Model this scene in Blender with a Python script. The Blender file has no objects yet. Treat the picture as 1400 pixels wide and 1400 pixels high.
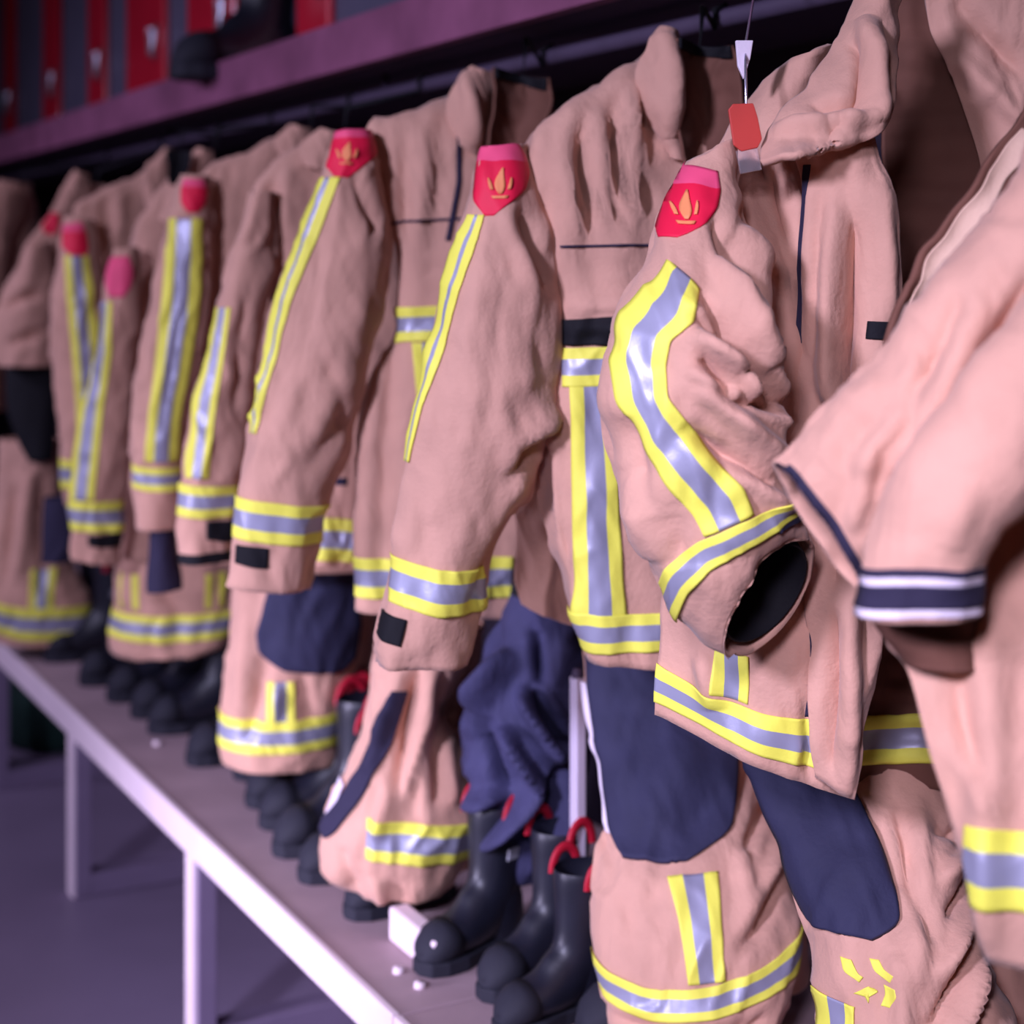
import bpy, bmesh, math, random
import numpy as np
from mathutils import Vector, Matrix
random.seed(4)
SC = bpy.context.scene
COL = SC.collection

# ------------------------------------------------------------------ camera
H = 1.55                      # eye height
YAW = math.radians(28.4)      # turned towards the wall of coats
FPX = 2295.0                  # focal length in pixels of a 1400 px frame
HOR = 368.0                   # row of the horizon (the photo is a lower crop)
Fv = np.array([math.sin(YAW), math.cos(YAW), 0.0])
Rv = np.array([math.cos(YAW), -math.sin(YAW), 0.0])
Zv = np.array([0.0, 0.0, 1.0])
C0 = np.array([0.0, 0.0, H])

def U(px, py, d):
    """point at distance d along the view axis"""
    px = np.asarray(px, float); py = np.asarray(py, float); d = np.asarray(d, float)
    u = (px - 700) / FPX; v = (HOR - py) / FPX
    return C0 + d[..., None] * (Fv + u[..., None] * Rv + v[..., None] * Zv)

cam = bpy.data.objects.new('camera', bpy.data.cameras.new('camera'))
COL.objects.link(cam)
cam.location = (0, 0, H)
cam.rotation_euler = (math.pi / 2, 0, -YAW)
cam.data.lens = FPX / 1400 * 36
cam.data.sensor_width = 36
cam.data.shift_y = -(700 - HOR) / 1400
cam.data.clip_start = 0.05
cam.data.dof.use_dof = True
cam.data.dof.focus_distance = 1.9
cam.data.dof.aperture_fstop = 2.8
SC.camera = cam

# --------------------------------------------------------------- materials
def lin(c):
    return tuple((x / 12.92 if x <= .04045 else ((x + .055) / 1.055) ** 2.4) for x in [v / 255 for v in c]) + (1,)

def mat(name, rgb, rough=.8, metal=0, var=.12, scale=14, bump=.15, bscale=260, sheen=0, spec=.3, coat=0):
    m = bpy.data.materials.new(name); m.use_nodes = True
    nt = m.node_tree; b = nt.nodes['Principled BSDF']
    b.inputs['Roughness'].default_value = rough
    b.inputs['Metallic'].default_value = metal
    b.inputs['Specular IOR Level'].default_value = spec
    b.inputs['Sheen Weight'].default_value = sheen
    b.inputs['Coat Weight'].default_value = coat
    tc = nt.nodes.new('ShaderNodeTexCoord')
    n = nt.nodes.new('ShaderNodeTexNoise'); n.inputs['Scale'].default_value = scale; n.inputs['Detail'].default_value = 6
    nt.links.new(tc.outputs['Object'], n.inputs['Vector'])
    r = nt.nodes.new('ShaderNodeValToRGB')
    c = lin(rgb)
    r.color_ramp.elements[0].position = .3; r.color_ramp.elements[1].position = .7
    r.color_ramp.elements[0].color = tuple(x * (1 - var) for x in c[:3]) + (1,)
    r.color_ramp.elements[1].color = tuple(min(1, x * (1 + var)) for x in c[:3]) + (1,)
    nt.links.new(n.outputs['Fac'], r.inputs['Fac'])
    nt.links.new(r.outputs['Color'], b.inputs['Base Color'])
    if bump:
        n2 = nt.nodes.new('ShaderNodeTexNoise'); n2.inputs['Scale'].default_value = bscale; n2.inputs['Detail'].default_value = 4
        nt.links.new(tc.outputs['Object'], n2.inputs['Vector'])
        bp = nt.nodes.new('ShaderNodeBump'); bp.inputs['Strength'].default_value = bump; bp.inputs['Distance'].default_value = .004
        nt.links.new(n2.outputs['Fac'], bp.inputs['Height'])
        nt.links.new(bp.outputs['Normal'], b.inputs['Normal'])
    return m

def ribbed(name, rgb):
    m = mat(name, rgb, .85, bump=0)
    nt = m.node_tree; b = nt.nodes['Principled BSDF']
    tc = nt.nodes.new('ShaderNodeTexCoord'); w = nt.nodes.new('ShaderNodeTexWave')
    w.bands_direction = 'Z'; w.inputs['Scale'].default_value = 11; w.inputs['Distortion'].default_value = 3
    nt.links.new(tc.outputs['Object'], w.inputs['Vector'])
    bp = nt.nodes.new('ShaderNodeBump'); bp.inputs['Strength'].default_value = .3; bp.inputs['Distance'].default_value = .006
    nt.links.new(w.outputs['Fac'], bp.inputs['Height']); nt.links.new(bp.outputs['Normal'], b.inputs['Normal'])
    return m

M = dict(
    tan=mat('tan_aramid', (203, 156, 134), .88, var=.07, bump=.25, bscale=180, sheen=.15),
    lining=ribbed('quilted_lining', (112, 74, 60)),
    yellow=mat('fluorescent_yellow', (238, 236, 92), .6, var=.05, bump=.1, spec=.3),
    silver=mat('silver_tape', (160, 160, 182), .42, .25, var=.05, bump=.05, spec=.5),
    navy=mat('navy_kneepad', (45, 45, 70), .8, var=.12, bump=.25, bscale=140),
    navyband=mat('navy_knit', (44, 40, 62), .85, var=.1),
    navycloth=mat('navy_cloth', (56, 55, 86), .8, var=.15, bump=.2),
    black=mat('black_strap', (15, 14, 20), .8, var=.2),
    white=mat('white_knit', (226, 214, 226), .8, var=.04),
    red=mat('red_badge', (232, 28, 68), .6, var=.06, bump=.05),
    pink=mat('pink_badge_header', (240, 84, 124), .6, var=.05, bump=.05),
    gold=mat('gold_thread', (244, 150, 96), .6, var=.1, bump=.1),
    tagred=mat('red_plastic', (190, 62, 52), .5, var=.08, bump=0),
    rubber=mat('black_rubber', (25, 26, 38), .42, var=.25, bump=.1, bscale=40, spec=.5),
    sole=mat('boot_sole', (34, 34, 44), .75, var=.2),
    redrubber=mat('red_rubber', (170, 20, 44), .5, var=.1, bump=0),
    greylabel=mat('grey_label', (150, 150, 160), .5, var=.1, bump=0),
    benchtop=mat('bench_board', (166, 142, 146), .6, var=.12, scale=7, bump=.1, bscale=60),
    nosing=mat('bench_nosing', (236, 216, 222), .45, var=.04, bump=0, spec=.5),
    frame=mat('bench_frame', (132, 116, 142), .5, var=.06, bump=0),
    floor=mat('sealed_floor', (122, 108, 130), .45, var=.1, scale=2.2, bump=.05, bscale=40),
    wall=mat('dark_wall', (50, 42, 56), .8, var=.1, scale=3, bump=.05),
    fascia=mat('plum_fascia', (142, 86, 114), .4, var=.25, scale=6, bump=.02),
    under=mat('shelf_underside', (72, 60, 80), .7, var=.1, bump=0),
    lockred=mat('red_lacquer', (206, 34, 56), .22, var=.1, scale=5, bump=0, spec=.6, coat=.3),
    lockgrey=mat('grey_locker', (92, 88, 108), .5, var=.08, scale=5, bump=0),
    metal=mat('bright_metal', (214, 210, 226), .25, .85, var=.03, bump=0),
    postmetal=mat('pale_post', (196, 184, 200), .4, .1, var=.03, bump=0, spec=.5),
    green=mat('dark_green_canvas', (22, 48, 42), .8, var=.3),
    teal=mat('pale_plastic', (176, 214, 212), .35, var=.05, bump=0),
    paleedge=mat('pale_edge', (222, 186, 160), .8, var=.04),  # paler tan that paints the light along a coat edge
    clear=None,
)
g = bpy.data.materials.new('clear_sleeve'); g.use_nodes = True
bs = g.node_tree.nodes['Principled BSDF']
bs.inputs['Transmission Weight'].default_value = .9; bs.inputs['Roughness'].default_value = .15; bs.inputs['IOR'].default_value = 1.1
bs.inputs['Base Color'].default_value = (.9, .88, .92, 1)
M['clear'] = g

def crumple(m, scale, dist, strength):
    nt = m.node_tree; b = nt.nodes['Principled BSDF']
    tc = nt.nodes.new('ShaderNodeTexCoord'); mp = nt.nodes.new('ShaderNodeMapping')
    mp.inputs['Scale'].default_value = (1.25, 1.25, .6)
    n = nt.nodes.new('ShaderNodeTexNoise'); n.inputs['Scale'].default_value = scale; n.inputs['Detail'].default_value = 3
    n.inputs['Distortion'].default_value = .5
    nt.links.new(tc.outputs['Object'], mp.inputs['Vector']); nt.links.new(mp.outputs['Vector'], n.inputs['Vector'])
    bp = nt.nodes.new('ShaderNodeBump'); bp.inputs['Strength'].default_value = strength; bp.inputs['Distance'].default_value = dist
    nt.links.new(n.outputs['Fac'], bp.inputs['Height'])
    old = b.inputs['Normal'].links[0].from_node
    nt.links.new(bp.outputs['Normal'], old.inputs['Normal'])
crumple(M['tan'], 8, .04, .4)
crumple(M['navycloth'], 14, .03, .4)
crumple(M['navy'], 6, .02, .2)

# ------------------------------------------------------------ object tools
def thing(name, loc, label, cat, group=None):
    o = bpy.data.objects.new(name, None); COL.objects.link(o)
    o.empty_display_size = .1
    o.location = loc; o['label'] = label; o['category'] = cat
    if group: o['group'] = group
    return o

def mesh_obj(name, verts, faces, mats, root=None, fmats=None, smooth=True, label=None, solid=0, offset=1):
    me = bpy.data.meshes.new(name)
    v = np.asarray(verts, float)
    if root is not None:
        p = root; loc = np.zeros(3)
        while p is not None:
            loc = loc + np.array(p.location); p = p.parent
        v = v - loc
    me.from_pydata([tuple(x) for x in v], [], [tuple(int(i) for i in f) for f in faces])
    if not isinstance(mats, (list, tuple)): mats = [mats]
    for m in mats: me.materials.append(m)
    if fmats is not None: me.polygons.foreach_set('material_index', [int(i) for i in fmats])
    me.polygons.foreach_set('use_smooth', [smooth] * len(me.polygons))
    me.update()
    o = bpy.data.objects.new(name, me); COL.objects.link(o)
    if root is not None: o.parent = root
    if label: o['label'] = label
    if solid:
        s = o.modifiers.new('thickness', 'SOLIDIFY'); s.thickness = solid; s.offset = offset
    return o

def box(name, a, b, m, root=None, bevel=.004, label=None):
    (x0, y0, z0), (x1, y1, z1) = a, b
    v = [(x, y, z) for x in (x0, x1) for y in (y0, y1) for z in (z0, z1)]
    f = [(0, 1, 3, 2), (4, 6, 7, 5), (0, 4, 5, 1), (2, 3, 7, 6), (0, 2, 6, 4), (1, 5, 7, 3)]
    o = mesh_obj(name, v, f, m, root, smooth=False, label=label)
    if bevel:
        bv = o.modifiers.new('bevel', 'BEVEL'); bv.width = bevel; bv.segments = 2
    return o

def rod(name, pts, r, m, root=None, n=10, caps=True):
    pts = [np.array(p, float) for p in pts]
    vs, fs = [], []
    for i, p in enumerate(pts):
        t = pts[min(i + 1, len(pts) - 1)] - pts[max(i - 1, 0)]; t /= np.linalg.norm(t)
        a = np.cross(t, [0.31, .2, .93] if abs(t[2]) < .9 else [1, 0, 0]); a /= np.linalg.norm(a); b = np.cross(t, a)
        rr = r[i] if isinstance(r, (list, tuple)) else r
        for k in range(n):
            th = 2 * math.pi * k / n
            vs.append(p + rr * (math.cos(th) * a + math.sin(th) * b))
    for i in range(len(pts) - 1):
        for k in range(n):
            fs.append((i * n + k, i * n + (k + 1) % n, (i + 1) * n + (k + 1) % n, (i + 1) * n + k))
    if caps:
        fs.append(tuple(range(n))[::-1]); fs.append(tuple((len(pts) - 1) * n + k for k in range(n)))
    return mesh_obj(name, vs, fs, m, root)

def structure(o):
    o['kind'] = 'structure'; return o

# ------------------------------------------------------------ cloth surface
def vnoise(x, y, seed=0):
    x = np.asarray(x, float) + seed * 17.31; y = np.asarray(y, float) + seed * 9.77
    xi = np.floor(x); yi = np.floor(y); xf = x - xi; yf = y - yi
    def hsh(a, b):
        s = np.sin(a * 127.1 + b * 311.7 + seed * 74.7) * 43758.5453
        return (s - np.floor(s)) * 2 - 1
    u = xf * xf * xf * (xf * (xf * 6 - 15) + 10); w = yf * yf * yf * (yf * (yf * 6 - 15) + 10)
    return (hsh(xi, yi) * (1 - u) + hsh(xi + 1, yi) * u) * (1 - w) + (hsh(xi, yi + 1) * (1 - u) + hsh(xi + 1, yi + 1) * u) * w

class Surf:
    """A cloth tube or sheet lofted through guide rows (left point, right point).
    d: distance from the lens, b: half depth of the tube / bulge of the sheet,
    tilt: how much the right side lies further away (1 m to the right = tilt m)."""
    def __init__(s, rows, d, b, tube=True, tilt=0.0, folds=(), noise=(), skew=None, seed=1, sq=1.0):
        rows = [r if len(r) == 4 else (r[1], r[0], r[2], r[0]) for r in rows]
        s.rows = np.array(rows, float); n = len(rows)
        s.d = np.array(d if isinstance(d, (list, tuple)) else [d] * n, float)
        s.b = np.array(b if isinstance(b, (list, tuple)) else [b] * n, float)
        s.skew = np.zeros((n, 2)) if skew is None else np.array(skew, float)
        c = (s.rows[:, :2] + s.rows[:, 2:]) / 2
        k = np.concatenate([[0], np.cumsum(np.linalg.norm(np.diff(c, axis=0), axis=1))])
        s.k = k / k[-1]
        s.dat = np.column_stack([s.rows, s.d, s.b, s.skew])
        s.tube, s.tilt, s.folds, s.noise, s.seed, s.sq = tube, tilt, folds, noise, seed, sq
        s.inv = None
    def row(s, t):
        t = np.clip(np.asarray(t, float), 0, 1)
        i = np.clip(np.searchsorted(s.k, t, side='right') - 1, 0, len(s.k) - 2)
        k, D = s.k, s.dat
        def tang(j):
            a = np.clip(j - 1, 0, len(k) - 1); b = np.clip(j + 1, 0, len(k) - 1)
            return (D[b] - D[a]) / (k[b] - k[a])[..., None]
        h = (k[i + 1] - k[i]); x = ((t - k[i]) / h)[..., None]; h = h[..., None]
        return ((2 * x**3 - 3 * x**2 + 1) * D[i] + (x**3 - 2 * x**2 + x) * h * tang(i)
                + (-2 * x**3 + 3 * x**2) * D[i + 1] + (x**3 - x**2) * h * tang(i + 1))
    def flat(s, q, t):
        r = s.row(t); q = np.asarray(q, float)
        qq = np.where(q > 1, 2 - q, q)
        return r[..., 0] + (r[..., 2] - r[..., 0]) * qq, r[..., 1] + (r[..., 3] - r[..., 1]) * qq, r
    def base(s, q, t):
        q = np.asarray(q, float); t = np.asarray(t, float)
        px, py, r = s.flat(q, t)
        qq = np.where(q > 1, 2 - q, q)
        qc = np.clip(qq, 0, 1)
        if s.tube:
            prof = np.sqrt(np.maximum(0, 1 - (1 - 2 * qc) ** 2)) ** s.sq
            prof = np.where(q > 1, -prof, prof)
        else:
            prof = np.sin(np.pi * qc)
        px = px + r[..., 6] * prof; py = py + r[..., 7] * prof
        wid = (r[..., 2] - r[..., 0]) * r[..., 4] / FPX
        d = r[..., 4] + s.tilt * (qq - .5) * wid - r[..., 5] * prof
        # keep the drawn outline while moving in depth: the row plane is crossed at depth r4
        dm = r[..., 4] + s.tilt * (qq - .5) * wid
        return U(px, py, dm) + (d - dm)[..., None] * Fv, px, py
    def disp(s, q, px, py):
        o = np.zeros_like(px)
        for (x0, y0, x1, y1, w, a) in s.folds:
            ax, ay = x1 - x0, y1 - y0
            u = np.clip(((px - x0) * ax + (py - y0) * ay) / (ax * ax + ay * ay + 1e-9), 0, 1)
            dd = np.hypot(px - x0 - ax * u, py - y0 - ay * u)
            o = o + 1.75 * a * np.exp(-(dd / w) ** 2) * np.sqrt(np.maximum(0.02, 4 * u * (1 - u))) * np.where(q > 1.02, 0, 1)
        for j, (a, lx, ly, sh) in enumerate(s.noise):
            off = np.where(q > 1, 500.0, 0.0)
            nv = vnoise((px + sh * py) / lx + off, py / ly, s.seed + j * 3)
            o = o + a * nv
        dd = s.d.mean(); lx, ly = 78 / dd, 300 / dd
        off = np.where(q > 1, 500.0, 0.0)
        w = .6 * vnoise(px * dd / 130, py * dd / 160, s.seed + 40)
        n1 = vnoise((px + .25 * py) / lx + off + w, py / ly + w, s.seed + 50)
        n2 = vnoise((px - .35 * py) / (lx * .6) + off, py / (ly * .5), s.seed + 60)
        o = o + s.crease * (.7 - 1.4 * np.abs(n1) - .5 * np.abs(n2))
        return o
    crease = .006
    def pos(s, q, t, off=0.0):
        q = np.asarray(q, float); t = np.asarray(t, float)
        P, px, py = s.base(q, t)
        e = 2e-3
        qa, qb = (q - e, q + e) if s.tube else (np.clip(q - e, 0, 1), np.clip(q + e, 0, 1))
        if s.tube:
            qa = np.where(qa < 0, -qa * 0 + 2 + qa, qa); qb = np.where(qb > 2, qb - 2, qb)
        ta, tb = np.clip(t - e, 0, 1), np.clip(t + e, 0, 1)
        dq = s.base(qb, t)[0] - s.base(qa, t)[0]; dt = s.base(q, tb)[0] - s.base(q, ta)[0]
        n = np.cross(dt, dq); L = np.linalg.norm(n, axis=-1, keepdims=True); n = n / np.maximum(L, 1e-12)
        outw = np.where(q > 1, -1.0, 1.0)
        sgn = np.sign((n @ (-Fv)) * outw); sgn = np.where(sgn == 0, 1, sgn)
        near = np.minimum(np.abs(q - 0), np.minimum(np.abs(q - 1), np.abs(q - 2))) < .012
        if s.tube:
            r = s.row(t); side = np.where(np.where(q > 1, 2 - q, q) < .5, -1.0, 1.0)
            Rr = U(r[..., 2], r[..., 3], r[..., 4]) - U(r[..., 0], r[..., 1], r[..., 4])
            s2 = np.sign(np.sum(n * Rr, -1) * side); sgn = np.where(near, np.where(s2 == 0, 1, s2), sgn)
        n = n * sgn[..., None]
        return P + n * (s.disp(q, px, py) + off)[..., None]
    def grid(s, nu, nv, t0=0, t1=1, off=0):
        if s.tube:
            th = np.linspace(0, 2 * np.pi, nu, endpoint=False)
            q = np.where(th <= np.pi, (1 - np.cos(th)) / 2, 2 - (1 - np.cos(th)) / 2)
        else:
            q = np.linspace(0, 1, nu)
        t = np.linspace(t0, t1, nv)
        T, Q = np.meshgrid(t, q, indexing='ij')
        V = s.pos(Q, T, off).reshape(-1, 3)
        f = []
        for j in range(nv - 1):
            for i in range(nu if s.tube else nu - 1):
                f.append((j * nu + i, j * nu + (i + 1) % nu, (j + 1) * nu + (i + 1) % nu, (j + 1) * nu + i))
        return V, f
    def build(s, name, m, root, nu=None, nv=None, thick=.004, t0=0, t1=1, off=0, label=None):
        nu = nu or (72 if s.tube else 56); nv = nv or 90
        V, f = s.grid(nu, nv, t0, t1, off)
        return mesh_obj(name, V, f, m, root, solid=thick, offset=0, label=label)
    def invert(s, X, Y):
        if s.inv is None:
            t = np.linspace(0, 1, 160); q = np.linspace(0, 1, 60)
            T, Q = np.meshgrid(t, q, indexing='ij'); a, b, _ = s.flat(Q, T)
            s.inv = (Q.ravel(), T.ravel(), a.ravel(), b.ravel())
        Q, T, a, b = s.inv
        X = np.asarray(X, float).ravel(); Y = np.asarray(Y, float).ravel()
        i = np.argmin((X[:, None] - a) ** 2 + (Y[:, None] - b) ** 2, axis=1)
        q, t = Q[i].copy(), T[i].copy(); e = 1e-3
        for _ in range(5):
            x0, y0, _r = s.flat(q, t)
            te = np.where(t > .5, -e, e)
            xq, yq, _r = s.flat(q + np.where(q > .5, -e, e), t); eq = np.where(q > .5, -e, e)
            xt, yt, _r = s.flat(q, t + te)
            A, B = (xq - x0) / eq, (xt - x0) / te; Cc, D = (yq - y0) / eq, (yt - y0) / te
            det = A * D - B * Cc; det = np.where(np.abs(det) < 1e-6, 1e-6, det)
            rx, ry = X - x0, Y - y0
            q = np.clip(q + np.clip((D * rx - B * ry) / det, -.1, .1), 0, 1)
            t = np.clip(t + np.clip((A * ry - Cc * rx) / det, -.1, .1), 0, 1)
        return q, t
    def patch(s, name, rows, mats, root, off=.002, thick=.0015, na=13, nb=None, cuts=None, along=False, label=None):
        """a strip laid on the cloth; rows run down the strip, each (xa,ya,xb,yb).
        cuts: positions across (or along) where the colour changes."""
        rows = [r if len(r) == 4 else (r[1], r[0], r[2], r[0]) for r in rows]
        R = np.array(rows, float); n = len(R)
        nb = nb or max(10, min(110, int(np.linalg.norm(R[-1, :2] - R[0, :2]) / 4)))
        kk = np.concatenate([[0], np.cumsum(np.linalg.norm(np.diff((R[:, :2] + R[:, 2:]) / 2, axis=0), axis=1))]); kk /= kk[-1]
        b = np.linspace(0, 1, nb); a = np.linspace(0, 1, na)
        RR = np.column_stack([np.interp(b, kk, R[:, i]) for i in range(4)])
        if n > 2:
            for _ in range(2):
                RR[1:-1] = (RR[:-2] + 2 * RR[1:-1] + RR[2:]) / 4
        X = RR[:, None, 0] + (RR[:, None, 2] - RR[:, None, 0]) * a; Y = RR[:, None, 1] + (RR[:, None, 3] - RR[:, None, 1]) * a
        q, t = s.invert(X, Y)
        V = s.pos(q, t, off)
        f, fm = [], []
        for j in range(nb - 1):
            for i in range(na - 1):
                f.append((j * na + i, j * na + i + 1, (j + 1) * na + i + 1, (j + 1) * na + i))
                c = ((j + .5) / (nb - 1)) if along else ((i + .5) / (na - 1))
                fm.append(sum(c > z for z in (cuts or [])))
        return mesh_obj(name, V, f, mats, root, fmats=fm, solid=thick, offset=0, label=label)

YSY = [M['yellow'], M['silver'], M['yellow']]
def stripe(s, rows, root, name='reflective_stripe', cuts=(.31, .69), **k):
    """runs along its rows: yellow / silver / yellow across"""
    return s.patch(name, rows, YSY, root, na=18, cuts=cuts, off=.0045, **k)
def band(s, pts, h, root, name='reflective_band', cuts=(.31, .69), **k):
    """horizontal band: pts along its upper edge (x,y), height h px (number or list)"""
    hs = h if isinstance(h, (list, tuple)) else [h] * len(pts)
    rows = [(x, y, x + (hh[0] if isinstance(hh, tuple) else 0), y + (hh[1] if isinstance(hh, tuple) else hh)) for (x, y), hh in zip(pts, hs)]
    return s.patch(name, rows, YSY, root, na=18, nb=56, cuts=cuts, off=.005, **k)

def badge(s, rows, root, gold=None, header=.24):
    b = s.patch('shoulder_badge', rows, [M['pink'], M['red']], root, na=13, nb=26, cuts=[header], along=True, off=.003,
                label='red shield badge')
    if gold:
        for g_ in gold:
            s.patch('crest', g_, M['gold'], b, na=5, nb=8, off=.0055)
    return b

# ================================================================= setting
BX = 1.0            # front of the bench
WX = 1.9           # wall behind the coats
SX = 1.30           # front of the shelf
BT = .47            # top of the bench
structure(box('floor', (-5, -3, -.1), (WX, 10, 0), M['floor'], bevel=0))
structure(box('wall_right', (WX, -3, -.1), (WX + .12, 10, 3.4), M['wall'], bevel=0))
structure(box('wall_back', (-5, 9.4, 0), (WX, 9.5, 3.4), M['wall'], bevel=0))

# bench
bench = thing('bench', (1.3, 3.5, 0), 'long low bench with pale front edge and open metal frames', 'bench')
jy = U(531, 1370, 2.42)[1]
for y0, y1 in ((-.4, jy - .003), (jy + .003, 8.8)):
    box('bench_top', (BX + .012, y0, BT - .03), (1.7, y1, BT), M['benchtop'], bench, .003)
    box('front_edge', (BX, y0, BT - .062), (BX + .014, y1, BT + .003), M['nosing'], bench, .003, 'pale front edge strip')
for fy in (1.25, 2.22, 3.19, 4.155, 5.12, 6.09, 7.06, 8.0):
    fr = box('support_frame', (BX + .02, fy - .012, 0), (BX + .06, fy + .05, BT - .03), M['frame'], bench, .003)
    box('edge_trim', (BX + .012, fy - .006, 0), (BX + .022, fy + .044, BT - .062), M['nosing'], fr, .002)
    box('floor_rail', (BX + .06, fy - .012, .0), (1.6, fy + .05, .055), M['frame'], fr, .003)
    box('rear_post', (1.56, fy - .012, .055), (1.6, fy + .05, BT - .03), M['frame'], fr, .003)
for px, py in ((545, 1330), (574, 1350), (215, 1018)):
    d = (H - BT) * FPX / (py - HOR); p = U(px, py, d)
    rod('bolt', [p + [0, 0, -.002], p + [0, 0, .008]], .009, M['nosing'], bench)

# shelf above the coats
shelf = thing('shelf', (1.5, 3.5, 1.95), 'plum coloured wall shelf running above the row of coats', 'shelf')
box('fascia', (SX, -.3, 1.95), (SX + .03, 9.2, 2.05), M['fascia'], shelf, .003, 'plum front board')
box('shelf_board', (SX + .03, -.3, 1.955), (WX, 9.2, 2.01), M['under'], shelf, .002)
rail = thing('coat_rail', (1.43, 3.5, 1.9), 'dark round rail under the shelf carrying the coat hooks', 'rail')
rod('rail_tube', [(1.43, -.2, 1.915), (1.43, 9, 1.915)], .014, M['under'], rail)
for y in (.2, 1.7, 3.2, 4.7, 6.2, 7.7):
    rod('rail_bracket', [(1.43, y, 1.915), (1.43, y, 1.976)], .008, M['under'], rail)

# red lockers on the shelf
LX = SX + .2
def yat(px, X=LX):
    u = (px - 700) / FPX
    d = X / (math.sin(YAW) + math.cos(YAW) * u)
    return d * (math.cos(YAW) - math.sin(YAW) * u)
GR = 'red lockers standing on the shelf'
lk = [(-60, -22, 'farthest red locker at the left edge above the coats'),
      (4, 18, 'narrow dark red locker near the left end of the shelf'),
      (58, 80, 'narrow red locker, second one in from the left end of the shelf'),
      (119, 143, 'narrow red locker, third one in from the left end of the shelf'),
      (172, 224, 'wide red locker with white shine on an added metal bar, on the shelf'),
      (255, 320, 'wide red locker just left of the black boot on the shelf'),
      (404, 449, 'red locker just right of the black boot on the shelf'),
      (560, 700, 'nearest red locker on the shelf, cut off by the top of the photo')]
prev = None
for i, (a, b, lab) in enumerate(lk):
    y1, y0 = yat(a), yat(b)
    ny = yat(lk[i + 1][0]) if i + 1 < len(lk) else y0 - .3
    o = thing('locker', (1.5, (y0 + y1) / 2, 2.01), lab, 'locker', GR)
    box('door', (LX, y0, 2.03), (LX + .02, y1, 2.75), M['lockred'], o, .008, 'red glossy door')
    box('carcass', (LX + .02, y0 - .004, 2.011), (WX - .005, y1 + .004, 2.77), M['lockgrey'], o, .003)
    box('side_panel', (LX + (.26 if i == 5 else .015), ny + .006, 2.011), (LX + (.28 if i == 5 else .04), y0 - .006, 2.77), M['lockgrey'], o, .003)
    ly = y0 + .12 * (y1 - y0) + .015
    rod('highlight_bar', [(LX - .004, ly, 2.2), (LX - .02, ly, 2.215), (LX - .02, ly, 2.285), (LX - .004, ly, 2.3)], .012, M['metal'], o)  # bright metal bar added to make the highlight on the door

# =================================================================== boots
def ring_loft(secs, n=26):
    vs, fs = [], []
    for (c, a, b) in secs:
        c, a, b = map(np.array, (c, a, b))
        for k in range(n):
            th = 2 * math.pi * k / n
            vs.append(c + a * math.cos(th) + b * math.sin(th))
    for i in range(len(secs) - 1):
        for k in range(n):
            fs.append((i * n + k, i * n + (k + 1) % n, (i + 1) * n + (k + 1) % n, (i + 1) * n + k))
    return vs, fs

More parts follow.
